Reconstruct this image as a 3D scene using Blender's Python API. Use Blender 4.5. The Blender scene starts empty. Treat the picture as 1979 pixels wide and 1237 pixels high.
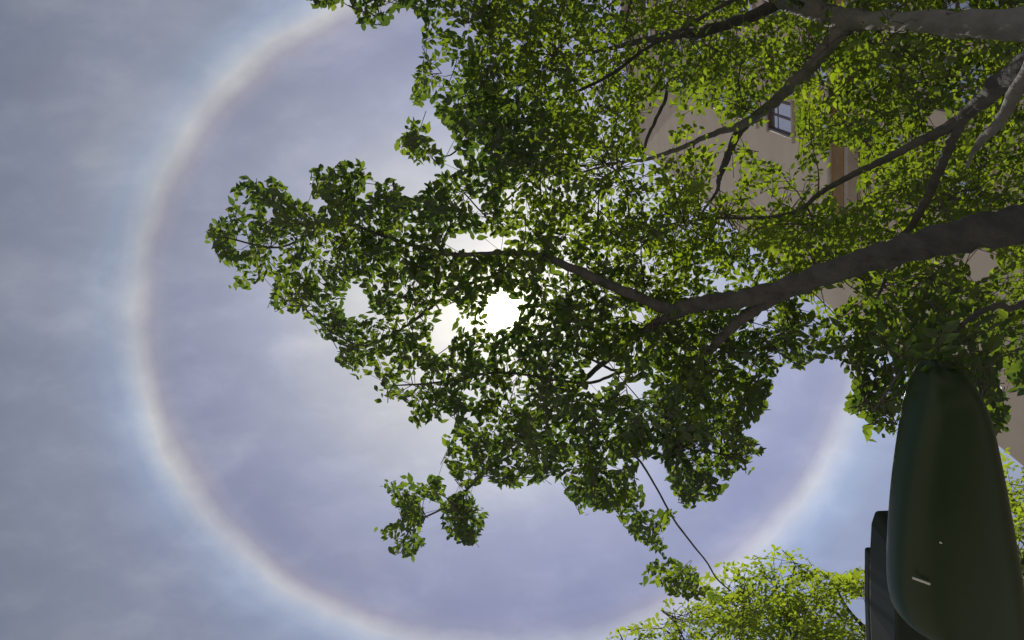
import bpy, math, random
import numpy as np
from mathutils import Vector, Matrix

rng = np.random.default_rng(11)
random.seed(11)
sc = bpy.context.scene
col = sc.collection

# ------------------------------------------------------------------ camera
# photo pixel -> direction (photo is 1979 x 1237; 22 degree halo gives the focal length,
# the converging edges of the building give the zenith at pixel 910,20)
FPX, CX, CY = 1708.0, 989.5, 618.5
CAM = np.array([0.0, 0.0, 1.6])
def camv(px, py):
    v = np.array([(px - CX) / FPX, (CY - py) / FPX, -1.0])
    return v / np.linalg.norm(v)
Zc = camv(910, 20)
fw = np.array([0, 0, -1.0])
Yc = fw - fw.dot(Zc) * Zc
Yc /= np.linalg.norm(Yc)
Xc = np.cross(Yc, Zc)
RW = np.array([Xc, Yc, Zc])                     # world = RW @ cam
def ray(px, py):
    return RW @ camv(px, py)
def at(px, py, h):                              # point h metres above the eye
    d = ray(px, py)
    return CAM + d * (h / d[2])
def proj(P):                                    # world points (n,3) -> pixels
    q = (np.asarray(P) - CAM) @ RW
    return np.stack([CX - FPX * q[..., 0] / q[..., 2], CY + FPX * q[..., 1] / q[..., 2]], -1)

cam_d = bpy.data.cameras.new("camera")
cam = bpy.data.objects.new("camera", cam_d)
col.objects.link(cam)
m = Matrix([list(RW[0]) + [0], list(RW[1]) + [0], list(RW[2]) + [CAM[2]], [0, 0, 0, 1]])
cam.matrix_world = m
cam_d.sensor_fit = 'HORIZONTAL'
cam_d.sensor_width = 36.0
cam_d.lens = 36.0 * FPX / 1979.0
cam_d.clip_start = 0.05
cam_d.clip_end = 3000
sc.camera = cam

# ------------------------------------------------------------------ sky with thin cirrostratus and 22 degree halo
SUN = ray(972, 600)
SA = RW[:, 0] - SUN * SUN.dot(RW[:, 0]); SA /= np.linalg.norm(SA)      # two axes across the sun's direction
SB = np.cross(SUN, SA)
sun_el = math.asin(SUN[2]); sun_az = math.atan2(SUN[0], SUN[1])
w = bpy.data.worlds.new("World"); sc.world = w; w.use_nodes = True
nt = w.node_tree; nt.nodes.clear()
def N(t, **kw):
    n = nt.nodes.new(t)
    for k, v in kw.items(): setattr(n, k, v)
    return n
def L(a, b): nt.links.new(a, b)
def math_(op, a, b=None, c=None, clamp=False):
    n = N('ShaderNodeMath', operation=op, use_clamp=clamp)
    for i, v in enumerate((a, b, c)):
        if v is None: continue
        if isinstance(v, (int, float)): n.inputs[i].default_value = v
        else: L(v, n.inputs[i])
    return n.outputs[0]
def dot_(vec, c):
    n = N('ShaderNodeVectorMath', operation='DOT_PRODUCT')
    L(vec, n.inputs[0]); n.inputs[1].default_value = tuple(c)
    return n.outputs['Value']
def ramp(fac, stops, interp='LINEAR'):
    n = N('ShaderNodeValToRGB'); L(fac, n.inputs[0])
    cr = n.color_ramp; cr.interpolation = interp
    while len(cr.elements) < len(stops): cr.elements.new(0.5)
    for e, (p, c) in zip(cr.elements, stops):
        e.position = p; e.color = (*c, 1) if len(c) == 3 else c
    return n.outputs[0]
def mixc(kind, fac, a, b):
    n = N('ShaderNodeMix', data_type='RGBA', blend_type=kind)
    for idx, v in ((0, fac), (6, a), (7, b)):
        if isinstance(v, (int, float)): n.inputs[idx].default_value = v
        elif isinstance(v, tuple): n.inputs[idx].default_value = (*v, 1)
        else: L(v, n.inputs[idx])
    return n.outputs[2]
tc = N('ShaderNodeTexCoord')
D = tc.outputs['Generated']
ds = math_('MAXIMUM', dot_(D, SUN), 0.25)
u = math_('DIVIDE', dot_(D, SA), ds)
v = math_('DIVIDE', dot_(D, SB), ds)
uv = N('ShaderNodeCombineXYZ'); L(u, uv.inputs[0]); L(v, uv.inputs[1])
def noise(scale, detail, rough, dist=0.0, off=(0, 0, 0), stretch=(1, 1, 1), rot=0.0):
    mp = N('ShaderNodeMapping'); L(uv.outputs[0], mp.inputs[0])
    mp.inputs['Location'].default_value = off; mp.inputs['Scale'].default_value = stretch
    mp.inputs['Rotation'].default_value = (0, 0, rot)
    n = N('ShaderNodeTexNoise'); L(mp.outputs[0], n.inputs['Vector'])
    n.inputs['Scale'].default_value = scale; n.inputs['Detail'].default_value = detail
    n.inputs['Roughness'].default_value = rough; n.inputs['Distortion'].default_value = dist
    return n.outputs[0]
n_wob = noise(7.0, 5, 0.6, 0.4, (3, 1, 0))
n_big = noise(2.2, 3, 0.5, 0.2, (7.3, 2.1, 0))
n_wisp = noise(5.5, 5, 0.52, 0.25, (1.2, 5.5, 0), (1.0, 1.5, 1), 0.75)
n_fine = noise(13.0, 6, 0.58, 0.35, (4, 2, 0), (1.0, 1.8, 1), 0.9)
n_wid = noise(4.5, 5, 0.6, 0.3, (9, 9, 0))
r_true = math_('SQRT', math_('ADD', math_('MULTIPLY', u, u), math_('POWER', math_('MULTIPLY', v, 1.075), 2.0)))
r = math_('ADD', r_true, math_('MULTIPLY', math_('SUBTRACT', n_wob, 0.5), 0.034))
# veil brightness with distance from the sun
veil = ramp(math_('DIVIDE', r_true, 0.9), [
    (0.000, (1.45, 1.40, 1.30)), (0.055, (1.10, 1.07, 1.02)), (0.11, (0.76, 0.76, 0.78)), (0.20, (0.50, 0.53, 0.62)),
    (0.30, (0.345, 0.372, 0.53)), (0.40, (0.272, 0.290, 0.445)), (0.50, (0.272, 0.300, 0.42)), (0.60, (0.262, 0.290, 0.405)),
    (0.70, (0.232, 0.256, 0.345)), (0.85, (0.185, 0.214, 0.30)), (1.0, (0.155, 0.19, 0.28))])
halo = ramp(math_('MULTIPLY', math_('SUBTRACT', r, 0.345), 5.9), [
    (0.0, (0, 0, 0)), (0.18, (0.0, 0.0, 0.0)), (0.29, (0.055, 0.030, 0.008)), (0.355, (0.170, 0.148, 0.082)), (0.42, (0.245, 0.232, 0.170)),
    (0.49, (0.155, 0.182, 0.185)), (0.60, (0.050, 0.080, 0.120)), (0.78, (0.012, 0.022, 0.040)), (1.0, (0, 0, 0))])
hal_k = math_('MAXIMUM', 0.42, math_('ADD', 0.62, math_('MULTIPLY', math_('SUBTRACT', n_wid, 0.38), 2.3)))
halo = mixc('MULTIPLY', 1.0, halo, N('ShaderNodeCombineColor').outputs[0])
cc = halo.node.inputs[7].links[0].from_node
for i in range(3): L(hal_k, cc.inputs[i])
# thin streaks and large soft patches of cloud
cl = ramp(n_wisp, [(0.34, (0.93, 0.93, 0.94)), (0.52, (1.0, 1.0, 1.0)), (0.74, (1.30, 1.26, 1.16))])
cb = ramp(n_big, [(0.28, (0.88, 0.90, 0.96)), (0.5, (1.0, 1.0, 0.985)), (0.72, (1.10, 1.08, 0.96))])
# the veil is thinner towards one side of the sky, where more blue shows
cf = ramp(n_fine, [(0.32, (0.95, 0.95, 0.96)), (0.5, (1, 1, 1)), (0.7, (1.13, 1.12, 1.09))])
side = ramp(math_('ADD', math_('MULTIPLY', u, 0.8), 0.5), [(0.0, (0.82, 0.82, 0.78)), (0.5, (1, 1, 1)), (0.9, (1.18, 1.23, 1.28))])
veil = mixc('MULTIPLY', 1.0, mixc('MULTIPLY', 1.0, mixc('MULTIPLY', 1.0, mixc('MULTIPLY', 1.0, veil, cl), cf), cb), side)
skyc = mixc('ADD', 1.0, veil, halo)
disc = ramp(math_('DIVIDE', r_true, 0.06), [(0.0, (14, 13.4, 12.2)), (0.24, (10, 9.5, 8.6)), (0.36, (2.0, 1.85, 1.6)), (0.62, (0.5, 0.45, 0.36)), (1.0, (0, 0, 0))])
skyc = mixc('ADD', 1.0, skyc, disc)
nish = N('ShaderNodeTexSky', sky_type='NISHITA', sun_disc=False)
nish.sun_elevation = sun_el; nish.sun_rotation = sun_az; nish.altitude = 50; nish.air_density = 1; nish.dust_density = 1.0
b1 = N('ShaderNodeBackground'); L(nish.outputs[0], b1.inputs[0]); b1.inputs[1].default_value = 0.012
b2 = N('ShaderNodeBackground'); L(skyc, b2.inputs[0]); b2.inputs[1].default_value = 0.92
ad = N('ShaderNodeAddShader'); L(b1.outputs[0], ad.inputs[0]); L(b2.outputs[0], ad.inputs[1])
wo = N('ShaderNodeOutputWorld'); L(ad.outputs[0], wo.inputs[0])

sun_d = bpy.data.lights.new("sun", 'SUN'); sun_d.energy = 4.6; sun_d.angle = math.radians(0.6); sun_d.color = (1.0, 0.95, 0.86)
sun_o = bpy.data.objects.new("sun", sun_d); col.objects.link(sun_o)
sun_o.rotation_euler = Vector(SUN).to_track_quat('Z', 'Y').to_euler(); sun_o.location = (0, 0, 60)
vs = sc.view_settings
vs.view_transform = 'Standard'; vs.look = 'None'; vs.exposure = 0.0; vs.gamma = 1.0; vs.use_curve_mapping = False
sc.render.engine = 'CYCLES'
sc.cycles.max_bounces = 10; sc.cycles.transmission_bounces = 8; sc.cycles.diffuse_bounces = 6

# ------------------------------------------------------------------ materials
def newmat(name):
    ma = bpy.data.materials.new(name); ma.use_nodes = True
    t = ma.node_tree; t.nodes.clear()
    out = t.nodes.new('ShaderNodeOutputMaterial')
    return ma, t, out
def principled(name, c1, c2, scale, rough, bump=0.0, metallic=0.0, detail=6, stretch=(1, 1, 1), bscale=None, spec=0.5):
    ma, t, out = newmat(name)
    p = t.nodes.new('ShaderNodeBsdfPrincipled'); t.links.new(p.outputs[0], out.inputs[0])
    tcn = t.nodes.new('ShaderNodeTexCoord'); mp = t.nodes.new('ShaderNodeMapping'); mp.inputs['Scale'].default_value = stretch
    t.links.new(tcn.outputs['Object'], mp.inputs[0])
    nz = t.nodes.new('ShaderNodeTexNoise'); nz.inputs['Scale'].default_value = scale; nz.inputs['Detail'].default_value = detail
    nz.inputs['Roughness'].default_value = 0.6
    t.links.new(mp.outputs[0], nz.inputs['Vector'])
    cr = t.nodes.new('ShaderNodeValToRGB'); t.links.new(nz.outputs[0], cr.inputs[0])
    cr.color_ramp.elements[0].position = 0.3; cr.color_ramp.elements[0].color = (*c1, 1)
    cr.color_ramp.elements[1].position = 0.7; cr.color_ramp.elements[1].color = (*c2, 1)
    t.links.new(cr.outputs[0], p.inputs['Base Color'])
    p.inputs['Roughness'].default_value = rough; p.inputs['Metallic'].default_value = metallic
    p.inputs['Specular IOR Level'].default_value = spec
    if bump > 0:
        nb = t.nodes.new('ShaderNodeTexNoise'); nb.inputs['Scale'].default_value = bscale or scale * 4; nb.inputs['Detail'].default_value = 6
        t.links.new(mp.outputs[0], nb.inputs['Vector'])
        bp = t.nodes.new('ShaderNodeBump'); bp.inputs['Strength'].default_value = bump; bp.inputs['Distance'].default_value = 0.02
        t.links.new(nb.outputs[0], bp.inputs['Height']); t.links.new(bp.outputs[0], p.inputs['Normal'])
    return ma
M_ground = principled('paving', (0.20, 0.19, 0.175), (0.28, 0.27, 0.25), 1.5, 0.9, 0.2)
M_bark = principled('bark', (0.042, 0.038, 0.032), (0.10, 0.092, 0.078), 14, 0.9, 1.0, stretch=(1, 1, 0.35), bscale=45)
M_bark_pale = principled('pale_bark', (0.11, 0.10, 0.085), (0.21, 0.195, 0.17), 10, 0.9, 0.6, stretch=(1, 1, 0.35), bscale=36)
M_twig = principled('twig_bark', (0.06, 0.05, 0.036), (0.10, 0.085, 0.062), 20, 0.8, 0.0)
M_wall = principled('render_wall', (0.54, 0.43, 0.325), (0.62, 0.50, 0.385), 0.9, 0.92, 0.12, bscale=30)
M_frame = principled('window_frame', (0.075, 0.045, 0.04), (0.10, 0.06, 0.05), 6, 0.5)
M_sill = principled('sill_stone', (0.34, 0.29, 0.25), (0.42, 0.36, 0.31), 4, 0.85)
M_band = principled('brown_band', (0.22, 0.125, 0.042), (0.28, 0.165, 0.06), 2.5, 0.75, 0.1)
M_glass = principled('coated_glass', (0.50, 0.53, 0.57), (0.62, 0.65, 0.68), 0.6, 0.07, 0.0, metallic=0.85)
M_room = principled('dark_room', (0.02, 0.02, 0.02), (0.04, 0.035, 0.03), 2, 0.9)
M_lamp = principled('lamp_paint', (0.013, 0.028, 0.005), (0.019, 0.037, 0.008), 3, 0.36, 0.0, spec=0.34)
M_lampd = principled('lamp_casting', (0.014, 0.020, 0.012), (0.020, 0.028, 0.015), 8, 0.62, 0.0, spec=0.3)
M_clip = principled('bright_metal', (0.75, 0.75, 0.68), (0.85, 0.85, 0.78), 20, 0.3, 0.0, metallic=0.3)

def leafmat(name, dk, br, tdk, tbr, tmix):
    ma, t, out = newmat(name)
    at_ = t.nodes.new('ShaderNodeAttribute'); at_.attribute_name = 'tint'
    def mix(a, b):
        n = t.nodes.new('ShaderNodeMix'); n.data_type = 'RGBA'
        t.links.new(at_.outputs['Fac'], n.inputs[0]); n.inputs[6].default_value = (*a, 1); n.inputs[7].default_value = (*b, 1)
        return n.outputs[2]
    df = t.nodes.new('ShaderNodeBsdfDiffuse'); t.links.new(mix(dk, br), df.inputs[0])
    tl = t.nodes.new('ShaderNodeBsdfTranslucent'); t.links.new(mix(tdk, tbr), tl.inputs[0])
    gl = t.nodes.new('ShaderNodeBsdfGlossy'); gl.inputs['Roughness'].default_value = 0.45; gl.inputs['Color'].default_value = (1, 1, 1, 1)
    m1 = t.nodes.new('ShaderNodeMixShader'); m1.inputs[0].default_value = tmix
    t.links.new(df.outputs[0], m1.inputs[1]); t.links.new(tl.outputs[0], m1.inputs[2])
    m2 = t.nodes.new('ShaderNodeMixShader'); m2.inputs[0].default_value = 0.035
    t.links.new(m1.outputs[0], m2.inputs[1]); t.links.new(gl.outputs[0], m2.inputs[2])
    t.links.new(m2.outputs[0], out.inputs[0])
    return ma
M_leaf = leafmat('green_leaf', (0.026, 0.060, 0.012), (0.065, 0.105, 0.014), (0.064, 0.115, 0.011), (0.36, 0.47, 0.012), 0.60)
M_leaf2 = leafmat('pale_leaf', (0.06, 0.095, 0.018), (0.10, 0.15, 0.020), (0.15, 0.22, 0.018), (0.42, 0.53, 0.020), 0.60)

# ------------------------------------------------------------------ mesh helpers
def link(name, me, mat, parent=None):
    o = bpy.data.objects.new(name, me); col.objects.link(o)
    if mat is not None and not me.materials: me.materials.append(mat)
    if parent is not None: o.parent = parent
    return o
def mesh_np(name, V, F, mat, parent=None, smooth=False):
    me = bpy.data.meshes.new(name)
    me.from_pydata([tuple(x) for x in V], [], [tuple(f) for f in F]); me.update()
    if smooth: me.polygons.foreach_set('use_smooth', [True] * len(me.polygons))
    return link(name, me, mat, parent)
def empty(name, loc):
    o = bpy.data.objects.new(name, None); col.objects.link(o); o.location = loc; o.empty_display_size = 0.2
    return o
def tag(o, label=None, cat=None, group=None, kind=None):
    if label: o['label'] = label
    if cat: o['category'] = cat
    if group: o['group'] = group
    if kind: o['kind'] = kind
class MB:
    def __init__(s): s.v = []; s.f = []
    def box(s, x0, x1, y0, y1, z0, z1):
        b = len(s.v)
        s.v += [(x0, y0, z0), (x1, y0, z0), (x1, y1, z0), (x0, y1, z0), (x0, y0, z1), (x1, y0, z1), (x1, y1, z1), (x0, y1, z1)]
        s.f += [tuple(b + i for i in q) for q in ((0, 3, 2, 1), (4, 5, 6, 7), (0, 1, 5, 4), (1, 2, 6, 5), (2, 3, 7, 6), (3, 0, 4, 7))]
        return s
    def build(s, name, mat, parent=None, smooth=False): return mesh_np(name, s.v, s.f, mat, parent, smooth)
def bevel(o, wd, seg=2):
    md = o.modifiers.new('bevel', 'BEVEL'); md.width = wd; md.segments = seg; md.limit_method = 'ANGLE'
def catmull(P, R, n):
    P = np.asarray(P, float); R = np.asarray(R, float)
    Q = np.vstack([2 * P[0] - P[1], P, 2 * P[-1] - P[-2]]); out = []; ro = []
    for i in range(1, len(Q) - 2):
        for k in range(n):
            t = k / n; a, b, c, d = Q[i - 1], Q[i], Q[i + 1], Q[i + 2]
            out.append(0.5 * ((2 * b) + (c - a) * t + (2 * a - 5 * b + 4 * c - d) * t * t + (3 * b - a - 3 * c + d) * t ** 3))
            ro.append(R[i - 1] * (1 - t) + R[i] * t)
    out.append(P[-1]); ro.append(R[-1])
    return np.array(out), np.array(ro)
def tube(P, R, sides, wob=0.0, cap=True):
    n = len(P); T = np.gradient(P, axis=0); T /= np.linalg.norm(T, axis=1)[:, None] + 1e-9
    up = np.array([0, 0, 1.0]) if abs(T[0][2]) < 0.9 else np.array([1.0, 0, 0])
    U = np.cross(T[0], up); U /= np.linalg.norm(U); V = []; F = []
    a = np.linspace(0, 2 * math.pi, sides, endpoint=False)
    for i in range(n):
        U = U - T[i] * U.dot(T[i]); U /= np.linalg.norm(U); W = np.cross(T[i], U)
        rr = R[i] * (1 + wob * rng.normal(size=sides)) if wob else np.full(sides, R[i])
        V.append(P[i] + (np.cos(a) * rr)[:, None] * U + (np.sin(a) * rr)[:, None] * W)
    V = np.vstack(V)
    for i in range(n - 1):
        for k in range(sides):
            k2 = (k + 1) % sides
            F.append((i * sides + k, i * sides + k2, (i + 1) * sides + k2, (i + 1) * sides + k))
    if cap:
        F.append(tuple(range(sides - 1, -1, -1))); F.append(tuple((n - 1) * sides + k for k in range(sides)))
    return V, F

# ------------------------------------------------------------------ ground
g = MB(); g.v = [(-1500, -1500, 0), (1500, -1500, 0), (1500, 1500, 0), (-1500, 1500, 0)]; g.f = [(0, 1, 2, 3)]
tag(g.build('ground', M_ground), kind='structure')

# ------------------------------------------------------------------ apartment building
BX, BY1, BY0 = 8.5, 8.62, -8.2
EYE = CAM[2]
PITCH = 3.3
FLOORS = 15
Z0 = 24.65 + EYE - 7 * PITCH                     # sill height of the lowest storey
ROOF = 50.6 + EYE
b = empty('apartment_building', (BX, 0, 0))
tag(b, 'tall tan rendered apartment block with brown framed windows seen behind the leaves', 'building')
WW, WH = 1.0, 2.25
cols = [4.02 - 1.66 * k for k in range(7)]       # centres along the facade
wall = MB()
wall.box(0.3, 13, BY0, BY1, 0, ROOF - 0.01)      # body behind the outer leaf of the wall
zp = 0.0
sills = [Z0 + k * PITCH for k in range(FLOORS) if Z0 + k * PITCH + WH < ROOF - 0.8]
cs = sorted(cols)
for z in sills:
    wall.box(0, 0.3, BY0, BY1, zp, z)
    ys = [BY0] + [q for c in cs for q in (c - WW / 2, c + WW / 2)] + [BY1]
    for k in range(0, len(ys), 2): wall.box(0, 0.3, ys[k], ys[k + 1], z, z + WH)
    zp = z + WH
wall.box(0, 0.3, BY0, BY1, zp, ROOF)
wo_ = wall.build('wall', M_wall, b)
co = MB().box(-0.35, 13.3, BY0 - 0.3, BY1 + 0.3, ROOF + 0.0, ROOF + 0.35).box(-0.18, 13.1, BY0 - 0.15, BY1 + 0.15, ROOF + 0.352, ROOF + 0.8).build('roof_cornice', M_sill, b)
bevel(co, 0.04)
bd = MB().box(-0.32, -0.003, BY0, 6.6, 20.42 + EYE, 21.12 + EYE).build('string_course', M_band, b)
t1 = MB().box(-0.38, -0.002, BY0, 6.64, 21.125 + EYE, 21.28 + EYE).build('band_moulding', M_sill, b)
t2 = MB().box(-0.30, -0.002, BY0, 6.63, 20.24 + EYE, 20.415 + EYE).build('band_moulding', M_sill, b)
for o in (bd, t1, t2): bevel(o, 0.02)
# one window, then copies sharing its meshes; origin at the middle of the sill line on the wall face
fm = MB(); hw = WW / 2 - 0.004; z1 = WH - 0.004
fm.box(-0.03, 0.17, -hw, -hw + 0.075, 0.004, z1).box(-0.03, 0.17, hw - 0.075, hw, 0.004, z1)
fm.box(-0.028, 0.168, -hw + 0.075, hw - 0.075, 0.004, 0.08).box(-0.028, 0.168, -hw + 0.075, hw - 0.075, z1 - 0.085, z1)
f0 = fm.build('window', M_frame, b); bevel(f0, 0.008, 1)
mu = MB().box(0.06, 0.13, -0.035, 0.035, 0.082, z1 - 0.087).box(0.065, 0.125, -hw + 0.077, -0.037, 1.55, 1.60).box(0.065, 0.125, 0.037, hw - 0.077, 1.55, 1.60).build('mullion', M_frame, f0)
p0 = MB().box(0.088, 0.10, -hw + 0.076, -0.036, 0.081, z1 - 0.086).build('pane', M_glass, f0)
p1 = MB().box(0.088, 0.10, 0.036, hw - 0.076, 0.081, z1 - 0.086).build('pane', M_glass, f0)
s0 = MB().box(-0.09, 0.0 - 0.003, -hw - 0.08, hw + 0.08, -0.09, -0.002).build('sill', M_sill, f0)
h0 = MB().box(-0.05, -0.003, -hw - 0.07, hw + 0.07, WH + 0.002, WH + 0.14).build('lintel', M_sill, f0)
kids = [mu, p0, p1, s0, h0]
first = True
for c in cols:
    for z in sills:
        if first: f0.location = (0, c, z); first = False; continue
        f = f0.copy(); col.objects.link(f); f.parent = b; f.location = (0, c, z)
        for k in kids:
            q = k.copy(); col.objects.link(q); q.parent = f
            if k in (p0, p1): q.rotation_euler = (0, random.uniform(-0.010, 0.010), random.uniform(-0.012, 0.012))

# ------------------------------------------------------------------ street lamp (lower canopy, gear housing, arm, pole)
LH = 2.4
lamp_pts = [  # photo row: left edge, right edge of the lower canopy
    (694, 1787, 1838), (705, 1776, 1850), (725, 1766, 1866), (760, 1755, 1884), (800, 1745, 1900), (870, 1733, 1917), (950, 1722, 1934), (1040, 1716, 1951),
    (1110, 1714, 1964), (1150, 1718, 1971), (1178, 1728, 1977), (1196, 1745, 1986)]
def plan(px, py): q = at(px, py, LH); return np.array([q[0], q[1]])
tail = plan(1985, 1262)
Ls = [plan(l, y) for y, l, r_ in lamp_pts] ; Rs = [plan(r_, y) for y, l, r_ in lamp_pts]
# rounded back end: the left side closes along the slanting back edge seen in the photo
back = [(plan(1790, 1209), plan(2000, 1285)), (plan(1850, 1225), plan(2008, 1300)), (plan(1930, 1248), plan(2012, 1306)), (plan(1985, 1275), plan(2008, 1308))]
Rs[-3] = plan(1975, 1200); Rs[-2] = plan(1982, 1230); Rs[-1] = plan(1992, 1262)
Ls += [q[0] for q in back]; Rs += [q[1] for q in back]
base = np.mean(Ls + Rs, axis=0)
lamp_pole = np.array([1.62, 3.55])
lp = empty('street_lamp', (lamp_pole[0], lamp_pole[1], 0))
tag(lp, 'dark green street lamp head with smooth tapered canopy and pale slit, below the branches', 'street lamp')
def loc(p, z): return (p[0] - lamp_pole[0], p[1] - lamp_pole[1], z)
NS = 22; V = []; F = []
zc = CAM[2] + LH
n_st = len(Ls)
for i, (a, c) in enumerate(zip(Ls, Rs)):
    mid = (a + c) / 2; half = (c - a) / 2
    f_end = min(1.0, (i + 0.5) / 3.0) if i < 3 else (1.0 if i < n_st - 4 else (n_st - i) / 5.0)
    dn, upz = 0.125 * f_end, 0.055 * f_end
    for k in range(NS):
        t = 2 * math.pi * k / NS
        ct, st = math.cos(t), math.sin(t)
        ce = math.copysign(abs(ct) ** 0.6, ct); se = math.copysign(abs(st) ** 0.62, st)
        q = mid + half * ce
        V.append(loc(q, zc + (upz if se > 0 else dn) * se))
for i in range(n_st - 1):
    for k in range(NS):
        k2 = (k + 1) % NS
        F.append((i * NS + k, i * NS + k2, (i + 1) * NS + k2, (i + 1) * NS + k))
F.append(tuple(range(NS - 1, -1, -1))); F.append(tuple((n_st - 1) * NS + k for k in range(NS)))
can = mesh_np('canopy', V, F, M_lamp, lp, True)
sd = can.modifiers.new('sub', 'SUBSURF'); sd.levels = 1; sd.render_levels = 2
# gear housing: bevelled stepped box above the back half of the canopy, running on to the arm
def pl(px, py, h): q = at(px, py, h); return np.array([q[0], q[1]])
H1, H2 = 2.46, 2.66
def prism(name, poly, za, zb, mat, parent, bw):
    n = len(poly); vv = [loc(p, za) for p in poly] + [loc(p, zb) for p in poly]
    ff = [tuple(range(n - 1, -1, -1)), tuple(range(n, 2 * n))] + [(i, (i + 1) % n, n + (i + 1) % n, n + i) for i in range(n)]
    o = mesh_np(name, vv, ff, mat, parent); bevel(o, bw, 3); return o
hx = [pl(1690, 985, H2), pl(1682, 1010, H2), pl(1679, 1068, H2), pl(1679, 1170, H2), pl(1684, 1290, H2), pl(1706, 1370, H2)]
hr = [p + np.array([0.27, 0.03]) for p in hx[::-1]]
prism('gear_housing', hx + hr, CAM[2] + 2.44, CAM[2] + H2, M_lampd, lp, 0.012)
lid = [pl(1674, 1062, H2 + 0.03), pl(1673, 1150, H2 + 0.03), pl(1678, 1290, H2 + 0.03)]
prism('gear_lid', lid + [p + np.array([0.26, 0.03]) for p in lid[::-1]], CAM[2] + H2 + 0.002, CAM[2] + H2 + 0.05, M_lampd, lp, 0.01)
tail_c = (hx[-1] + hr[0]) / 2
ar = [np.array([*(tail_c + np.array([0.0, -0.12])), CAM[2] + 2.55]), np.array([*(tail_c + np.array([0.02, 0.25])), CAM[2] + 2.57]), np.array([*(tail_c * 0.35 + lamp_pole * 0.65), CAM[2] + 2.5]), np.array([*lamp_pole, CAM[2] + 2.2])]
ap, arr = catmull(ar, [0.045, 0.045, 0.045, 0.045], 6)
Vt, Ft = tube(ap - np.array([*lamp_pole, 0]), arr, 14); mesh_np('arm', Vt, Ft, M_lampd, lp, True)
pz = np.array([[0, 0, 0.0], [0, 0, 0.25], [0, 0, 0.27], [0, 0, 2.0], [0, 0, CAM[2] + 2.35]]); Vt, Ft = tube(pz, np.array([0.10, 0.10, 0.07, 0.065, 0.05]), 18)
mesh_np('pole', Vt, Ft, M_lampd, lp, True)
# pale slit and a small screw on the underside
def under(px, py, up):
    d = ray(px, py); return CAM + d * ((LH - up) / d[2])
for nm, (pa, pb, wd) in {'clip': ((1764, 1117), (1797, 1129), 0.004), 'screw': ((1815, 1047), (1820, 1050), 0.003)}.items():
    A_ = under(*pa, 0.117); B_ = under(*pb, 0.125)
    Vt, Ft = tube(np.array([A_, (A_ + B_) / 2, B_]) - np.array([*lamp_pole, 0]), np.array([wd, wd, wd]), 6)
    mesh_np(nm, Vt, Ft, M_clip, lp)

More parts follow.
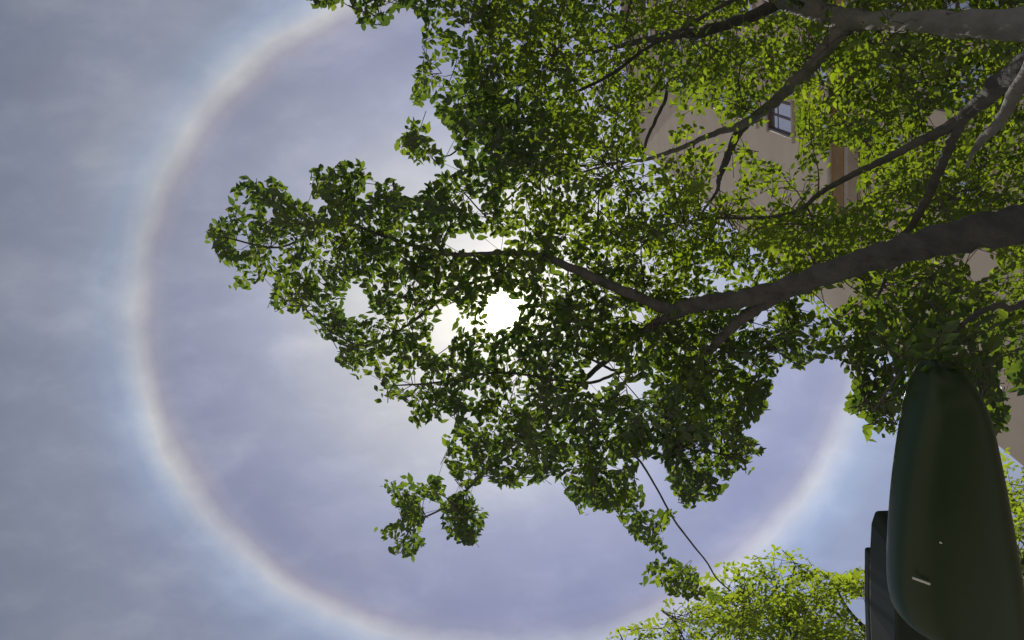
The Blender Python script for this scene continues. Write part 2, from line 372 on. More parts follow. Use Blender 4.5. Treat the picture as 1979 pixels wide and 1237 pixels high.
# ------------------------------------------------------------------ trees: foliage maps traced from the photo (pixels give directions only)
STEP = 5; X0, X1, Y0_, Y1_ = 350, 2450, -260, 1900
gx = np.arange(X0, X1, STEP) + STEP / 2; gy = np.arange(Y0_, Y1_, STEP) + STEP / 2
GX, GY = np.meshgrid(gx, gy)
def inpoly(P):
    P = np.asarray(P, float); x, y = GX, GY; c = np.zeros(x.shape, bool); j = len(P) - 1
    for i in range(len(P)):
        xi, yi = P[i]; xj, yj = P[j]
        c ^= ((yi > y) != (yj > y)) & (x < (xj - xi) * (y - yi) / (yj - yi + 1e-9) + xi); j = i
    return c
def circ(x, y, rx, ry=None): return ((GX - x) / rx) ** 2 + ((GY - y) / (ry or rx)) ** 2 < 1
main_poly = [(590, -120), (592, 0), (605, 22), (640, 18), (660, 8), (682, 18), (692, 44), (722, 56), (748, 46), (764, 24), (800, 30), (815, 44), (815, 60), (818, 100), (804, 122), (795, 140),
    (799, 160), (791, 185), (790, 208), (815, 206), (830, 196), (842, 222), (860, 240), (875, 252), (878, 275), (888, 290), (890, 305), (884, 330), (862, 332), (842, 336), (828, 350), (814, 366), (798, 376),
    (783, 382), (774, 372), (770, 346), (752, 346), (742, 358), (728, 337), (725, 354), (712, 340), (700, 315), (690, 308), (682, 294), (656, 298), (658, 318), (646, 327),
    (624, 322), (601, 326), (600, 345), (606, 368), (602, 380), (616, 386), (632, 386), (635, 405), (606, 408), (586, 388), (568, 384), (558, 364), (542, 350), (518, 338), (510, 348),
    (490, 346), (474, 339), (455, 344), (454, 365), (438, 373), (434, 390), (438, 406), (418, 421), (397, 444), (398, 462), (408, 480), (416, 496), (430, 508), (452, 522), (458, 532), (440, 550), (455, 567),
    (482, 561), (497, 544), (520, 536), (532, 530), (530, 548), (517, 576), (520, 602), (542, 606), (552, 590), (564, 612), (580, 617), (600, 622), (610, 642), (625, 662), (642, 667), (655, 682),
    (649, 696), (664, 712), (675, 727), (696, 737), (708, 726), (722, 719), (738, 735), (724, 752), (725, 772), (748, 779), (758, 770), (780, 781), (796, 793), (790, 806), (796, 822), (807, 834),
    (817, 820), (846, 816), (870, 811), (880, 826), (868, 836), (852, 850), (866, 866), (860, 882), (858, 902), (870, 917), (880, 932), (900, 942), (922, 936), (938, 926), (947, 936), (962, 946),
    (988, 947), (1012, 940), (1030, 946), (1046, 935), (1062, 925), (1086, 936), (1090, 956), (1097, 972), (1116, 977), (1121, 992), (1132, 1002), (1146, 986), (1162, 992), (1172, 996), (1186, 984),
    (1194, 996), (1200, 1016), (1215, 1026), (1226, 1042), (1242, 1052), (1262, 1066), (1276, 1071), (1264, 1082), (1242, 1098), (1229, 1116), (1236, 1132), (1262, 1130), (1285, 1142), (1302, 1156),
    (1330, 1166), (1392, 1165), (1398, 1135), (1376, 1125), (1352, 1136), (1346, 1096), (1320, 1090), (1300, 1082), (1288, 1068), (1276, 1040), (1290, 1022), (1304, 1004), (1302, 982), (1284, 984), (1266, 990), (1246, 984),
    (1242, 958), (1236, 930), (1232, 905), (1222, 884), (1245, 890), (1252, 880), (1266, 892), (1286, 896), (1290, 916), (1286, 930), (1300, 946), (1311, 962), (1320, 986), (1331, 997), (1342, 976), (1376, 967), (1392, 956),
    (1407, 930), (1426, 916), (1452, 922), (1462, 900), (1476, 870), (1466, 850), (1440, 842), (1450, 820), (1470, 806), (1490, 792), (1480, 766), (1500, 750), (1490, 735), (1502, 720), (1514, 702), (1530, 706),
    (1552, 716), (1570, 702), (1600, 696), (1622, 702), (1642, 716), (1650, 740), (1634, 762), (1629, 788), (1650, 802), (1664, 822), (1669, 850), (1690, 861), (1712, 856), (1740, 856), (1760, 760), (1790, 735),
    (1880, 735), (1905, 790), (1918, 845), (1940, 842), (1950, 815), (1944, 770), (1925, 735), (1935, 700), (1960, 752), (2020, 780), (2420, 720), (2420, -250), (600, -250)]
sprigA = [(784, 220), (800, 226), (815, 214), (832, 238), (836, 258), (856, 274), (867, 298), (856, 322), (848, 328), (826, 316), (800, 320), (786, 302), (767, 302), (764, 265), (780, 255), (786, 240)]
clB = [(732, 935), (745, 925), (768, 928), (778, 906), (795, 910), (800, 930), (825, 935), (835, 918), (850, 920), (862, 945), (856, 965), (838, 972), (825, 960), (815, 975), (822, 1000), (812, 1030), (822, 1050), (800, 1084), (772, 1076),
       (752, 1062), (770, 1050), (722, 1038), (716, 1024), (745, 1014), (772, 1005), (780, 985), (755, 972), (755, 950)]
clC = [(855, 965), (878, 952), (905, 945), (925, 965), (932, 980), (946, 990), (935, 1010), (932, 1030), (918, 1040), (922, 1062), (905, 1050), (885, 1052), (862, 1038), (845, 1028), (850, 1000), (845, 985)]
strand = [(1300, 1010), (1275, 1000)]
LAI = np.zeros(GX.shape)
LAI[inpoly(main_poly)] = 2.3
LAI[inpoly(sprigA)] = 1.7; LAI[inpoly(clB)] = 3.4; LAI[inpoly(clC)] = 4.6
dense = inpoly([(905, -250), (890, 130), (900, 260), (1000, 330), (1000, 430), (1120, 480), (1500, 520), (1660, 600), (2420, 620), (2420, -250)])
LAI[dense & (LAI > 0)] = 3.25
for (x, y, rx, ry, k) in [(960, 120, 60, 100, 4.2), (1120, 330, 130, 90, 3.8), (1120, 420, 120, 70, 3.8), (1340, 760, 90, 80, 4.6), (1050, 800, 120, 130, 3.8), (870, 540, 70, 60, 3.6), (660, 450, 60, 55, 3.0), (1180, 820, 60, 50, 3.4),
                          (1130, 940, 60, 45, 3.2), (730, 520, 60, 40, 3.2), (1640, 680, 45, 70, 3.0), (1700, 620, 120, 60, 3.6), (840, 740, 60, 50, 2.9), (960, 700, 90, 50, 3.3), (1060, 620, 70, 60, 3.3), (880, 920, 30, 30, 3.0)]:
    z = circ(x, y, rx, ry); LAI[z & (LAI > 0)] = k * 0.78
for (x, y, rx, ry, k) in [(855, 120, 45, 90, 1.25), (700, 20, 90, 40, 1.5), (910, 330, 40, 60, 1.3), (1480, 610, 110, 40, 1.3), (1160, 590, 60, 40, 1.4), (1150, 720, 40, 40, 0.9), (1240, 340, 50, 40, 1.3), (1290, 1110, 70, 60, 2.9), (1250, 1010, 60, 60, 2.6), (1360, 530, 120, 20, 1.8),
                          (1380, 900, 90, 60, 2.0), (1690, 760, 45, 90, 1.6), (1270, 230, 50, 60, 1.2), (1370, 270, 60, 40, 1.2), (1530, 350, 60, 50, 2.3), (1470, 355, 40, 45, 2.0), (1420, 390, 40, 60, 1.7), (1560, 340, 50, 60, 1.5), (1760, 260, 90, 50, 2.2), (1620, 570, 60, 40, 1.0), (1890, 520, 40, 50, 0.9), (1918, 780, 40, 75, 4.5), (450, 460, 60, 80, 1.9),
                          (980, 755, 50, 30, 1.7), (950, 800, 40, 30, 1.8)]:
    z = circ(x, y, rx, ry); LAI[z & (LAI > 0)] = k
def edge(f, k):
    e = f <= 0
    for _ in range(k):
        q = e.copy(); q[1:] |= e[:-1]; q[:-1] |= e[1:]; q[:, 1:] |= e[:, :-1]; q[:, :-1] |= e[:, 1:]; e = q
    return e & (f > 0)
LAI[edge(LAI, 4)] *= 1.4
holes = [[(855, 468), (880, 455), (930, 460), (988, 462), (978, 484), (930, 488), (870, 487)], [(850, 592), (880, 590), (886, 606), (876, 622), (856, 618)], [(894, 612), (908, 605), (915, 618), (906, 645), (898, 632)],
         [(838, 632), (862, 628), (874, 645), (870, 682), (848, 690), (836, 668)], [(664, 556), (688, 549), (716, 590), (694, 612), (668, 606)], [(886, 368), (904, 372), (944, 414), (932, 428)], [(508, 402), (530, 398), (528, 420), (512, 424)],
         [(515, 470), (540, 470), (540, 488), (516, 486)], [(455, 455), (478, 452), (480, 488), (458, 488)], [(778, 738), (808, 716), (820, 712), (812, 740), (790, 752)], [(828, 712), (842, 722), (848, 748), (838, 748)],
         [(1132, 722), (1150, 700), (1192, 700), (1186, 722), (1160, 745), (1140, 765)], [(1214, 742), (1226, 735), (1248, 740), (1245, 760), (1226, 772), (1214, 760)], [(986, 82), (1004, 74), (1012, 90), (992, 102)], [(848, 34), (874, 32), (870, 52), (850, 54)], [(744, 6), (758, 4), (756, 22), (746, 18)],
         [(1250, 60), (1262, 55), (1264, 74), (1250, 72)], [(1484, 192), (1537, 192), (1533, 262), (1490, 250)], [(1598, 272), (1658, 300), (1656, 392), (1625, 400), (1606, 350)], [(1250, 240), (1300, 200), (1296, 280), (1252, 300)], [(1345, 225), (1380, 205), (1390, 235), (1350, 250)], [(1445, 250), (1490, 240), (1545, 275), (1520, 320), (1490, 310), (1452, 290)],
         [(1390, 345), (1425, 320), (1420, 370), (1395, 372)], [(1445, 385), (1490, 372), (1480, 400), (1455, 405)], [(1584, 560), (1640, 550), (1632, 588), (1590, 590)], [(1862, 482), (1915, 480), (1912, 535), (1880, 548)], [(1186, 10), (1210, 8), (1212, 24), (1190, 22)], [(1825, 0), (1870, 0), (1868, 20), (1828, 18)],
         [(1220, 615), (1245, 590), (1250, 620), (1228, 630)], [(1388, 545), (1402, 535), (1404, 552), (1390, 556)], [(1455, 600), (1490, 596), (1480, 622), (1450, 640)], [(1805, 210), (1830, 205), (1832, 262), (1808, 262)], [(930, 945), (960, 948), (950, 960)], [(765, 560), (775, 552), (780, 570)]]
for hp in holes: LAI[inpoly(hp)] = 0
ang_ = np.arctan2(GY - 600, GX - 970); LAI[np.hypot(GX - 970, GY - 600) < 34 + 3 * np.sin(3 * ang_ + 0.6) + 3 * np.sin(7 * ang_)] = 0
outside = (GX > 1985) | (GY < -6) | (GX > 2000)
LAI[outside & (LAI > 0)] *= 0.6
LAI2 = np.zeros(GX.shape)
t2p = [(1150, 1245), (1180, 1222), (1220, 1200), (1262, 1196), (1270, 1178), (1290, 1150), (1330, 1150), (1362, 1092), (1400, 1086), (1452, 1074), (1482, 1048), (1500, 1050), (1520, 1064), (1560, 1058), (1570, 1090), (1592, 1102), (1622, 1108), (1650, 1096), (1690, 1084), (1760, 1060),
       (1850, 1010), (1925, 940), (1930, 868), (1955, 862), (1962, 920), (1980, 900), (2200, 880), (2350, 1100), (2300, 1500), (2000, 1700), (1500, 1700), (1150, 1500)]
LAI2[inpoly(t2p)] = 2.6
LAI2[(GY < 1150) & (GX < 1600) & (LAI2 > 0)] = 0.85
LAI2[(GX < 1340) & (LAI2 > 0)] = 1.2
LAI2[circ(1500, 1195, 160, 55) & (LAI2 > 0)] = 4.2
LAI2[circ(1620, 1150, 60, 50) & (LAI2 > 0)] = 2.8
LAI2[circ(1540, 1100, 70, 30) & (LAI2 > 0)] = 1.3
LAI2[(GX > 1940) & (GY < 1000) & (LAI2 > 0)] = 1.6
LAI2[inpoly([(1640, 1165), (1680, 1150), (1690, 1210), (1650, 1200)])] = 0
LAI2[inpoly([(1935, 880), (1965, 895), (1950, 960), (1935, 950)])] = 0.8
LAI2[(GY > 1245) & (LAI2 > 0)] *= 0.7

def look(field, pix):
    i = np.clip(((pix[..., 1] - Y0_) / STEP).astype(int), 0, field.shape[0] - 1)
    j = np.clip(((pix[..., 0] - X0) / STEP).astype(int), 0, field.shape[1] - 1)
    return field[i, j]
ctrl = np.array([(400, 450, 5.7), (550, 560, 5.6), (700, 450, 5.35), (720, 720, 5.4), (900, 600, 5.1), (1200, 600, 4.45), (780, 980, 5.45), (900, 1000, 5.3), (1100, 900, 4.65), (1300, 850, 4.25), (1250, 700, 4.1), (1020, 560, 4.7), (1280, 1100, 5.1), (1450, 850, 4.5), (1500, 650, 4.3),
                 (1700, 750, 3.6), (1920, 780, 2.75), (1830, 690, 2.35), (1979, 600, 4.6), (1950, 680, 4.4), (850, 150, 6.6), (830, 270, 4.7), (960, 330, 4.9), (1200, 150, 6.4), (1500, 150, 6.3), (1500, 330, 5.8), (1800, 250, 5.6), (1979, 50, 5.0), (640, 10, 5.3), (2300, 300, 4.2), (1650, 680, 3.9), (1700, 450, 5.2), (1200, 400, 5.6), (1400, 480, 5.2)])
def hfield(pix):
    d = ((pix[:, None, :] - ctrl[None, :, :2]) ** 2).sum(-1) + 900
    wgt = 1 / d ** 1.3
    return (wgt * ctrl[:, 2]).sum(1) / wgt.sum(1)

# ------------------------------------------------------------------ limbs
def limb_pts(lst):
    P = []; R = []
    for (px, py, h, d) in lst:
        q = at(px, py, h); P.append(q); R.append(d / 2 / FPX * np.linalg.norm(q - CAM))
    return np.array(P), np.array(R)
TX, TY = 2.18, 0.33
tree = empty('leafy_tree', (TX, TY, 0))
tag(tree, 'large leafy tree with long dark limbs whose branches spread across the sun', 'tree')
TO = np.array([TX, TY, 0])
skel = []; LIMBS = []
def add_limb(name, P, R, sides=9, n=6, wob=0.055, parent=None, org=None, store=None, mat=None):
    p, r_ = catmull(P, R, n)
    if len(p) > 4:
        jit = rng.normal(size=p.shape) * (r_[:, None] * 0.10); jit[0] = 0; p = p + jit
    Vt, Ft = tube(p - (TO if org is None else org), r_, sides, wob)
    o = mesh_np(name, Vt, Ft, mat or M_bark, tree if parent is None else parent, True)
    (skel if store is None else store).append(p)
    if store is None: LIMBS.append((p, r_))
    return o
trunkP = np.array([[TX + .03, TY - .02, -0.05], [TX, TY, 0.25], [TX - .02, TY + .01, 1.2], [TX + .01, TY, 2.4], [TX, TY, 3.6], [TX, TY, 4.8], [TX - .01, TY, 5.6], [TX, TY, 6.35], at(1646, 38, 5.3)])
trunkR = np.array([0.26, 0.19, 0.165, 0.15, 0.120, 0.075, 0.058, 0.052, 0.048])
add_limb('trunk', trunkP, trunkR, 14, 6, 0.03, mat=M_bark_pale)
def from_trunk(z, first_r): return np.array([[TX, TY, z]]), np.array([first_r])
def limb(name, lst, start=None, sr=0.05, sides=9, mat=None):
    P, R = limb_pts(lst)
    if start is not None: P = np.vstack([start, P]); R = np.concatenate([[sr], R])
    return add_limb(name, P, R, sides, mat=mat)
limb('limb', [(2130, 385, 2.72, 74), (1979, 432, 3.0, 66), (1860, 455, 3.18, 58), (1750, 482, 3.38, 51), (1650, 512, 3.55, 44), (1550, 548, 3.77, 40), (1460, 572, 3.93, 35), (1400, 582, 4.05, 33), (1345, 590, 4.16, 29), (1300, 603, 4.26, 26)], np.array([TX, TY, 3.3]), 0.10, 12)
limb('branch', [(1325, 598, 4.2, 22), (1290, 597, 4.28, 22), (1240, 576, 4.37, 20), (1190, 556, 4.46, 19), (1110, 520, 4.62, 17), (1050, 497, 4.75, 14), (1000, 489, 4.85, 12), (930, 491, 5.0, 9), (860, 490, 5.1, 8), (770, 466, 5.25, 7), (650, 432, 5.45, 5), (540, 478, 5.6, 4), (440, 460, 5.7, 3)])
limb('branch', [(1320, 600, 4.22, 22), (1260, 628, 4.4, 16), (1210, 668, 4.6, 12), (1150, 715, 4.8, 10), (1080, 780, 4.95, 9), (1000, 850, 5.0, 8), (925, 925, 5.1, 6), (868, 975, 5.25, 4), (800, 1010, 5.4, 3)])
limb('branch', [(1530, 556, 3.8, 30), (1490, 578, 3.9, 26), (1440, 612, 4.02, 22), (1400, 645, 4.12, 18), (1372, 680, 4.25, 14), (1320, 750, 4.5, 10), (1260, 830, 4.6, 7), (1215, 872, 4.6, 5)])
limb('branch', [(1255, 838, 4.5, 6), (1222, 870, 4.56, 5), (1240, 895, 4.6, 4.5), (1270, 945, 4.65, 4), (1300, 1000, 4.72, 4), (1335, 1048, 4.8, 3.5), (1365, 1085, 4.85, 3.2), (1385, 1118, 4.9, 3), (1412, 1142, 4.95, 2)], sides=6)
limb('branch', [(1010, 489, 4.84, 9), (960, 530, 5.0, 8), (880, 560, 5.15, 7), (800, 620, 5.3, 6), (750, 650, 5.4, 4.5), (700, 668, 5.45, 4), (640, 640, 5.55, 3), (570, 580, 5.65, 2.5)], sides=6)
limb('branch', [(1262, 680, 4.42, 8), (1225, 708, 4.48, 8), (1190, 722, 4.56, 7), (1140, 740, 4.7, 6), (1080, 735, 4.8, 5), (960, 720, 5.0, 5), (840, 740, 5.2, 4), (760, 745, 5.3, 3)], sides=6)
limb('branch', [(1225, 708, 4.48, 7), (1188, 716, 4.55, 6), (1150, 698, 4.62, 5), (1100, 676, 4.7, 4), (1040, 660, 4.8, 3)], sides=6)
limb('branch', [(1225, 708, 4.48, 7), (1205, 742, 4.6, 7), (1180, 785, 4.7, 6), (1150, 860, 4.85, 5), (1120, 950, 5.0, 3)], sides=6)
limb('limb', [(2120, 45, 2.75, 44), (1979, 132, 3.25, 42), (1930, 165, 3.45, 34), (1885, 205, 3.65, 26), (1850, 234, 3.85, 20), (1780, 272, 4.1, 15), (1700, 312, 4.35, 13), (1640, 342, 4.55, 11), (1590, 370, 4.7, 9), (1540, 408, 4.85, 8), (1470, 421, 5.05, 7), (1370, 423, 5.3, 5), (1250, 440, 5.5, 4)], np.array([TX, TY, 3.9]), 0.06, 10)
limb('branch', [(1866, 222, 3.78, 18), (1850, 250, 3.88, 18), (1828, 300, 4.02, 17), (1808, 345, 4.15, 16), (1780, 405, 4.3, 14), (1752, 452, 4.42, 11), (1720, 520, 4.6, 8), (1690, 590, 4.7, 5)])
limb('branch', [(2090, 20, 2.7, 30), (1979, 150, 3.0, 24), (1955, 195, 3.1, 22), (1932, 235, 3.2, 19), (1900, 268, 3.33, 15), (1880, 296, 3.45, 8), (1868, 325, 3.55, 4)], np.array([TX, TY, 4.05]), 0.04, 9, M_bark_pale)
limb('branch', [(1979, 585, 2.72, 11), (1930, 590, 2.72, 11), (1890, 605, 2.74, 10), (1850, 635, 2.8, 8), (1800, 672, 2.9, 7), (1740, 720, 3.2, 5), (1690, 790, 3.5, 3)], at(2150, 440, 2.7), 0.02, 7)
limb('limb', [(1665, 40, 5.2, 40), (1610, 32, 5.45, 36), (1560, 16, 5.7, 32), (1500, -4, 6.0, 26), (1400, -60, 6.4, 18), (1250, -110, 6.6, 12), (1050, -90, 6.4, 8), (880, -40, 6.1, 6), (730, 0, 5.8, 4)], mat=M_bark_pale)
limb('limb', [(1650, 42, 5.28, 30), (1615, 72, 5.42, 28), (1580, 115, 5.6, 25), (1530, 165, 5.8, 22), (1480, 210, 6.0, 20), (1432, 242, 6.2, 17), (1380, 258, 6.35, 11), (1320, 284, 6.5, 9), (1250, 308, 6.7, 7), (1195, 314, 6.9, 5), (1100, 340, 7.0, 4)], mat=M_bark_pale)
limb('branch', [(1445, 234, 6.15, 16), (1424, 262, 6.28, 16), (1405, 305, 6.4, 14), (1390, 345, 6.5, 10), (1384, 372, 6.6, 6), (1350, 420, 6.7, 4)])
limb('branch', [(1240, 310, 6.72, 5), (1250, 270, 6.6, 6), (1268, 230, 6.5, 7), (1285, 195, 6.4, 7), (1290, 160, 6.35, 5)], sides=6)
limb('branch', [(1515, 0, 5.95, 20), (1460, 28, 6.1, 22), (1400, 50, 6.3, 20), (1340, 64, 6.45, 19), (1295, 68, 6.6, 17), (1240, 80, 6.8, 12), (1150, 100, 7.0, 7), (1000, 130, 7.0, 4)])
limb('branch', [(1560, 14, 5.68, 9), (1480, -20, 5.55, 9), (1425, -4, 5.5, 8.5), (1370, 26, 5.6, 8), (1310, 62, 5.72, 8), (1250, 93, 5.85, 7.5), (1190, 138, 6.0, 7), (1135, 168, 6.2, 6), (1030, 210, 6.2, 5), (930, 250, 6.0, 4), (870, 300, 5.6, 3), (835, 290, 5.1, 2.5)], sides=7)
limb('branch', [(1200, 314, 6.85, 5), (1060, 330, 6.2, 5), (985, 380, 5.6, 4), (950, 422, 5.3, 3), (900, 376, 5.1, 3), (870, 340, 5.0, 2)], sides=6)

# ------------------------------------------------------------------ leaves
LV = np.array([[0, 0, 0], [0.20, 0.205, 0.03], [0.20, -0.205, 0.03], [0.47, 0.262, 0.025], [0.47, -0.262, 0.025], [0.77, 0.128, -0.03], [0.77, -0.128, -0.03], [1.05, 0, -0.11], [0.36, 0, -0.035], [0.68, 0, -0.045]])
LF3 = np.array([[0, 8, 1], [0, 2, 8], [7, 5, 9], [7, 9, 6]])
LF4 = np.array([[1, 8, 9, 3], [2, 4, 9, 8]])
LF3b = np.array([[3, 9, 5], [4, 6, 9]])
TRI = np.vstack([LF3, LF3b, LF4[:, [0, 1, 2]], LF4[:, [0, 2, 3]]])
NVL = len(LV); NTL = len(TRI)
def unit(a): return a / (np.linalg.norm(a, axis=-1, keepdims=True) + 1e-9)
def grow(lai, count_k, leaf_len, hof, spread, seed_skel, twig_r, n_nodes, pix_ok, tintf, hmin, clear=None):
    """sprigs with alternate leaves; returns leaves (base, axis, normal, length, tint) and twig tubes"""
    flat = lai.ravel(); prob = flat / flat.sum()
    # area of one leaf in pixels at its distance decides how many leaves the map needs
    px_area = 0.36 * (leaf_len * FPX / count_k[1]) ** 2
    n_leaf = flat.sum() * STEP * STEP / px_area
    per = 9.0
    n = int(n_leaf / per * count_k[0])
    idx = rng.choice(len(flat), n, p=prob)
    pix = np.stack([GX.ravel()[idx], GY.ravel()[idx]], -1) + rng.uniform(-STEP / 2, STEP / 2, (n, 2))
    h = hof(pix, look(lai, pix)); h = np.maximum(h, hmin)
    v_ = np.stack([(pix[:, 0] - CX) / FPX, (CY - pix[:, 1]) / FPX, -np.ones(n)], -1) @ RW.T
    C = CAM + v_ * (h / v_[:, 2])[:, None]
    SK = np.vstack(seed_skel)
    # framework of thin branchlets
    k = min(n_nodes, n); nodes = C[rng.choice(n, k, replace=False)]
    d0 = np.array([np.min(((SK - q) ** 2).sum(1)) for q in nodes]); order = np.argsort(d0); nodes = nodes[order]
    known = SK.copy(); tubes = []
    parent_of = []
    for q in nodes:
        dd = ((known - q) ** 2).sum(1); j = int(np.argmin(dd)); a = known[j]
        length = math.sqrt(dd[j])
        if length > 0.04:
            mid = (a + q) / 2 + rng.normal(size=3) * 0.06 * length + np.array([0, 0, 0.05 * length])
            r0 = min(0.010, 0.0035 + 0.006 * length)
            p, rr = catmull([a, mid, q], [r0, r0 * 0.75, r0 * 0.5], 3); tubes.append((p, rr))
            known = np.vstack([known, p[2:]])
    # each sprig starts at the closest framework point, reaches to its place and bears leaves
    B, A, Nn, Ln, Tt = [], [], [], [], []; own = []; fr = []; stub = []
    sp_t = tintf(n, C, pix)
    lf = 1.0 + 0.17 * (1 - np.clip((pix[:, 0] - 850) / 350, 0, 1) * np.clip((760 - pix[:, 1]) / 200, 0, 1))
    for i in range(n):
        c = C[i]; dd = ((known - c) ** 2).sum(1); a = known[int(np.argmin(dd))]
        out = unit(c - a + rng.normal(size=3) * 0.12); out[2] = out[2] * 0.45 + rng.normal() * 0.12 - 0.05; out = unit(out)
        ln = rng.uniform(0.20, 0.40) * spread
        s = c - out * ln * 0.5; e = c + out * ln * 0.5
        if math.sqrt(dd.min()) < 0.6:
            stub.append((i, np.array([a, (a + s) / 2 + rng.normal(size=3) * 0.015, s]), np.array([0.0030, 0.0025, 0.0020]) * twig_r, False))
        bend = rng.normal(size=3) * 0.02
        mid = c + bend
        stub.append((i, np.array([s, mid, e]), np.array([0.0020, 0.0016, 0.0010]) * twig_r, True))
        up = unit(np.array([0, 0, 1.0]) + rng.normal(size=3) * 0.22)
        sidev = unit(np.cross(up, out)); up = np.cross(out, sidev)
        m_ = rng.integers(7, 13)
        for q in range(m_):
            f = (q + 0.5) / m_
            pos = (s * (1 - f) ** 2 + 2 * f * (1 - f) * (mid * 2 - (s + e) / 2) + e * f * f)
            sgn = 1 if q % 2 else -1
            ang = rng.normal(0.85, 0.25) * sgn * (1 - 0.75 * max(0, f - 0.75) * 4 * 0.8)
            ax = out * math.cos(ang) + sidev * math.sin(ang) + up * rng.normal(-0.12, 0.22)
            ax = unit(ax)
            nn = up + sidev * rng.normal(0, 0.30) + out * rng.normal(0, 0.26); nn = unit(nn - ax * nn.dot(ax))
            own.append(i); fr.append(f); B.append(pos + ax * 0.006); A.append(ax); Nn.append(nn); Ln.append(leaf_len * lf[i] * rng.uniform(0.58, 1.28) * (0.88 + 0.24 * f)); Tt.append(sp_t[i] + rng.normal() * 0.13)
    B = np.array(B); A = np.array(A); Nn = np.array(Nn); Ln = np.array(Ln); Tt = np.clip(np.array(Tt), 0, 1)
    ctr = proj(B + A * (Ln * 0.5)[:, None])
    tip = proj(B + A * (Ln * 0.95)[:, None])
    ok = pix_ok(ctr) & pix_ok(ctr * 0.35 + tip * 0.65)
    if clear:                                    # few leaves hang straight below the thicker limbs
        LP = np.vstack([p for p, _ in clear]); LR = np.concatenate([q for _, q in clear]); big_ = (LR > 0.009); lq = proj(LP); big_ &= (lq[:, 0] > 1110) & ~((lq[:, 1] > 630) & (lq[:, 0] < 1430))
        LP = LP[big_]; LR = LR[big_]; ld = np.linalg.norm(LP - CAM, axis=1); lpx = proj(LP); lr = LR / ld * FPX
        bd_ = np.linalg.norm(B - CAM, axis=1)
        for i0 in range(0, len(B), 4000):
            sl = slice(i0, i0 + 4000)
            d2 = ((ctr[sl][:, None, :] - lpx[None]) ** 2).sum(-1)
            hit = ((d2 < (lr[None] + 7) ** 2) & (bd_[sl][:, None] < ld[None])).any(1)
            ok[sl] &= ~(hit & (rng.random(hit.shape) < 0.86))
    okc = np.bincount(np.array(own)[ok], minlength=n); lastf = np.zeros(n); np.maximum.at(lastf, np.array(own)[ok], np.array(fr)[ok])
    # twigs only where the tree grows
    tb = []
    for i, p, rr, end in stub:
        if okc[i] < 4: continue
        if end and lastf[i] < 0.95:
            f = lastf[i]; p = np.array([p[0], p[0] * (1 - f / 2) + p[1] * f / 2, p[0] * (1 - f) + (p[1] if f > 0.5 else p[2]) * f])
        tubes.append((p, rr))
    occ = np.zeros((GX.shape[0] // 4 + 3, GX.shape[1] // 4 + 3)); cq = ctr[ok]
    ci = np.clip(((cq[:, 1] - Y0_) / (4 * STEP)).astype(int), 0, occ.shape[0] - 2); cj = np.clip(((cq[:, 0] - X0) / (4 * STEP)).astype(int), 0, occ.shape[1] - 2)
    np.add.at(occ, (ci, cj), 1)
    for p, rr in tubes:
        pp = proj(p)
        pi = np.clip(((pp[:, 1] - Y0_) / (4 * STEP)).astype(int), 0, occ.shape[0] - 2); pj = np.clip(((pp[:, 0] - X0) / (4 * STEP)).astype(int), 0, occ.shape[1] - 2)
        if (occ[pi, pj] > 1).all() and (look(lai, pp[1:]) > 0).all() and (p[:, 2] > CAM[2] + 1.2).all(): tb.append((p, rr))
    return B[ok], A[ok], Nn[ok], Ln[ok], Tt[ok], ctr[ok], tb
def leaf_verts(B, A, Nn, Ln):
    S = np.cross(Nn, A)
    return (B[:, None, :] + Ln[:, None, None] * (LV[None, :, 0:1] * A[:, None, :] + LV[None, :, 1:2] * S[:, None, :] + LV[None, :, 2:3] * Nn[:, None, :]))
def foliage_mesh(name, B, A, Nn, Ln, Tt, mat, parent, org):
    V = (leaf_verts(B, A, Nn, Ln) - org).reshape(-1, 3).astype(np.float32); n = len(B)
    F = (TRI[None] + (np.arange(n) * NVL)[:, None, None]).reshape(-1, 3).astype(np.int32)
    me = bpy.data.meshes.new(name)
    me.vertices.add(len(V)); me.vertices.foreach_set('co', V.ravel())
    me.loops.add(F.size); me.loops.foreach_set('vertex_index', F.ravel())
    me.polygons.add(len(F)); me.polygons.foreach_set('loop_start', np.arange(0, F.size, 3, dtype=np.int32))
    me.update(calc_edges=True); me.validate()
    at_ = me.attributes.new('tint', 'FLOAT', 'POINT'); at_.data.foreach_set('value', np.repeat(Tt, NVL).astype(np.float32))
    return link(name, me, mat, parent)
def twig_mesh(name, tubes, parent, org):
    V = []; F = []; b_ = 0
    for p, rr in tubes:
        if len(p) < 2 or np.linalg.norm(p[-1] - p[0]) < 0.01: continue
        v_, f_ = tube(p - org, rr, 4, 0, False); V.append(v_); F += [tuple(x + b_ for x in q) for q in f_]; b_ += len(v_)
    return mesh_np(name, np.vstack(V), F, M_twig, parent, True)
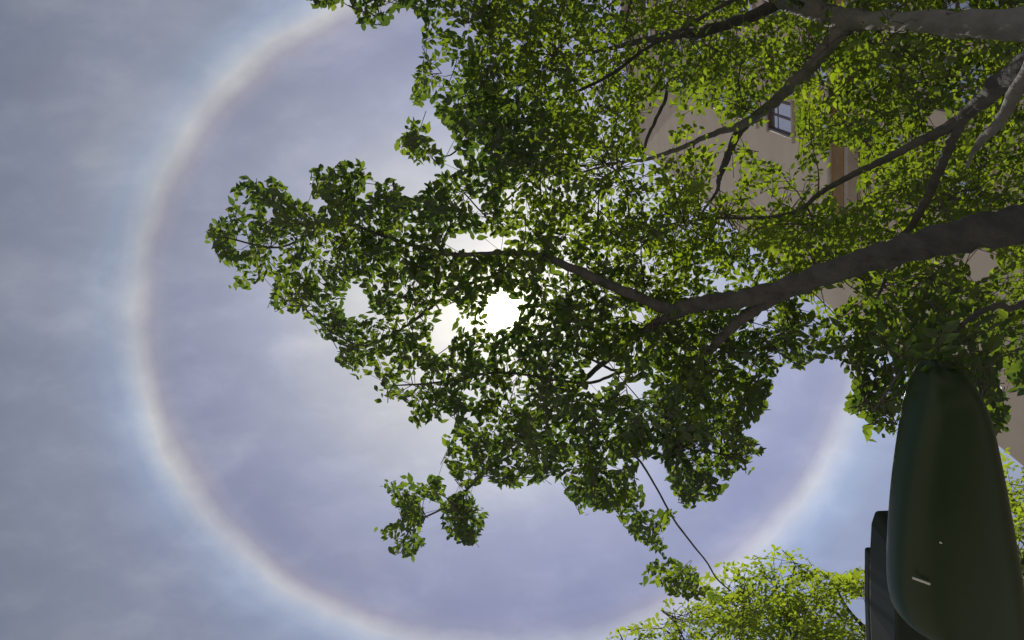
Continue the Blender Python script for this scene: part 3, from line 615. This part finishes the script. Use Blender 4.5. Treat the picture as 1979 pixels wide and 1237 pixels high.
def leaf_parts(B, A, Nn, Ln, Tt, ctr, mat, parent, org, nmax=300):
    """the leaves that show largest become objects of their own (shared meshes)"""
    size = Ln / np.linalg.norm(B - CAM, axis=1)
    vis = (ctr[:, 0] > 5) & (ctr[:, 0] < 1974) & (ctr[:, 1] > 5) & (ctr[:, 1] < 1232)
    cell = (ctr[:, 0] // 22).astype(int) * 1000 + (ctr[:, 1] // 22).astype(int)
    dist = np.linalg.norm(B - CAM, axis=1); best = {}
    for i in np.where(vis)[0]:
        if cell[i] not in best or dist[i] < dist[best[cell[i]]]: best[cell[i]] = i
    cand = np.array(sorted(best.values(), key=lambda i: -size[i])[:nmax])
    metas = []
    for k in range(6):
        me = bpy.data.meshes.new('leaf'); me.from_pydata([tuple(x) for x in LV], [], [tuple(int(y) for y in t) for t in TRI]); me.update()
        at_ = me.attributes.new('tint', 'FLOAT', 'POINT'); at_.data.foreach_set('value', [0.08 + k * 0.16] * NVL); me.materials.append(mat); metas.append(me)
    for i in cand:
        o = bpy.data.objects.new('leaf', metas[int(min(5, max(0, round((Tt[i] - 0.08) / 0.16))))]); col.objects.link(o); o.parent = parent
        s_ = np.cross(Nn[i], A[i]); L_ = Ln[i]; p = B[i] - org
        o.matrix_local = Matrix([[A[i][0] * L_, s_[0] * L_, Nn[i][0] * L_, p[0]], [A[i][1] * L_, s_[1] * L_, Nn[i][1] * L_, p[1]], [A[i][2] * L_, s_[2] * L_, Nn[i][2] * L_, p[2]], [0, 0, 0, 1]])
    keep = np.ones(len(B), bool); keep[cand] = False
    return keep

def h_main(pix, la):
    base = hfield(pix)
    th = np.clip(la - 1.2, 0.25, 3.0)
    off = rng.beta(1.6, 1.6, len(pix)) - 0.4
    right = np.clip((pix[:, 0] - 1000) / 500, 0, 1) * np.clip((620 - pix[:, 1]) / 300, 0, 1)
    return base + off * th * (0.55 + 0.75 * right)
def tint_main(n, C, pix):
    big = np.sin(C[:, 0] * 5.3 + 1.0) * np.sin(C[:, 1] * 5.9 + 0.4 + C[:, 2]) + 0.6 * np.sin(C[:, 0] * 2.1 + C[:, 2] * 1.7)  # clumps of shadowed and sunlit leaves, put into the leaf tint
    side = np.clip((pix[:, 0] - 800) / 450, 0, 1) * np.clip((720 - pix[:, 1]) / 250, 0, 1)  # left and lower lobes tinted darker: their deep shading is put into leaf colour
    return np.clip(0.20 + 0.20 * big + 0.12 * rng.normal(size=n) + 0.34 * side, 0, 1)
okm = lambda p: look(LAI, p) > 0
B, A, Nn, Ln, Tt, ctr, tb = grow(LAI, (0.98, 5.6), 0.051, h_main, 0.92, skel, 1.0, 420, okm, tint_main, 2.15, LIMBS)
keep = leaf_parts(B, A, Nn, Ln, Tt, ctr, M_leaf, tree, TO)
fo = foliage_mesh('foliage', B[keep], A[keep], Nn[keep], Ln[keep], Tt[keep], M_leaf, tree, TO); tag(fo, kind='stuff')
tw = twig_mesh('twigs', tb, tree, TO); tag(tw, kind='stuff')
print('main leaves', len(B))

# second tree, farther off, its top rising beside the lamp
c2 = at(1760, 1420, 5.0)
T2 = np.array([c2[0], c2[1], 0.0])
tree2 = empty('small_leaved_tree', tuple(T2))
tag(tree2, 'yellow-green tree top with small sparse leaves rising behind the street lamp', 'tree')
sk2 = []
P2 = np.array([[*T2[:2], -0.05], [T2[0], T2[1], 0.3], [T2[0] + .05, T2[1], 2.0], [T2[0], T2[1] + .05, 4.0], [T2[0] - .05, T2[1], 5.6], [T2[0] - .1, T2[1] - .05, 6.6], at(1740, 1330, 6.0)])
add_limb('trunk', P2, np.array([0.20, 0.14, 0.12, 0.10, 0.07, 0.05, 0.03]), 12, 5, 0.03, tree2, T2, sk2)
for (z, tgt) in [(4.2, [(1650, 1380, 5.2), (1540, 1250, 6.1), (1500, 1130, 6.6)]), (4.6, [(1600, 1420, 5.0), (1420, 1300, 5.8), (1280, 1215, 6.3)]), (5.2, [(1740, 1300, 5.8), (1640, 1180, 6.5), (1610, 1120, 6.8)]),
                 (4.0, [(1900, 1250, 5.0), (1980, 1080, 5.6), (1985, 940, 6.2)]), (3.8, [(1950, 1450, 4.4), (2100, 1300, 4.9), (2200, 1100, 5.4)]), (3.6, [(1800, 1520, 4.2), (1750, 1600, 4.3)])]:
    pp = np.array([[T2[0], T2[1], z]] + [at(*t) for t in tgt])
    add_limb('limb', pp, np.linspace(0.032, 0.006, len(pp)), 8, 6, 0.03, tree2, T2, sk2)
def h_two(pix, la):
    top = 6.5 - np.clip((pix[:, 1] - 1100) / 500, 0, 1) * 1.6 - np.clip((pix[:, 0] - 1750) / 500, 0, 1) * 0.6
    return top + (rng.beta(1.6, 1.6, len(pix)) - 0.5) * np.clip(la, 0.5, 2.6) * 0.8
def tint_two(n, C, pix): return np.clip(0.62 + 0.2 * rng.normal(size=n), 0, 1)
ok2 = lambda p: look(LAI2, p) > 0
B, A, Nn, Ln, Tt, ctr, tb = grow(LAI2, (0.85, 7.9), 0.045, h_two, 0.85, sk2, 1.0, 200, ok2, tint_two, 3.0)
keep = leaf_parts(B, A, Nn, Ln, Tt, ctr, M_leaf2, tree2, T2)
fo = foliage_mesh('foliage', B[keep], A[keep], Nn[keep], Ln[keep], Tt[keep], M_leaf2, tree2, T2); tag(fo, kind='stuff')
tw = twig_mesh('twigs', tb, tree2, T2); tag(tw, kind='stuff')
print('second tree leaves', len(B))
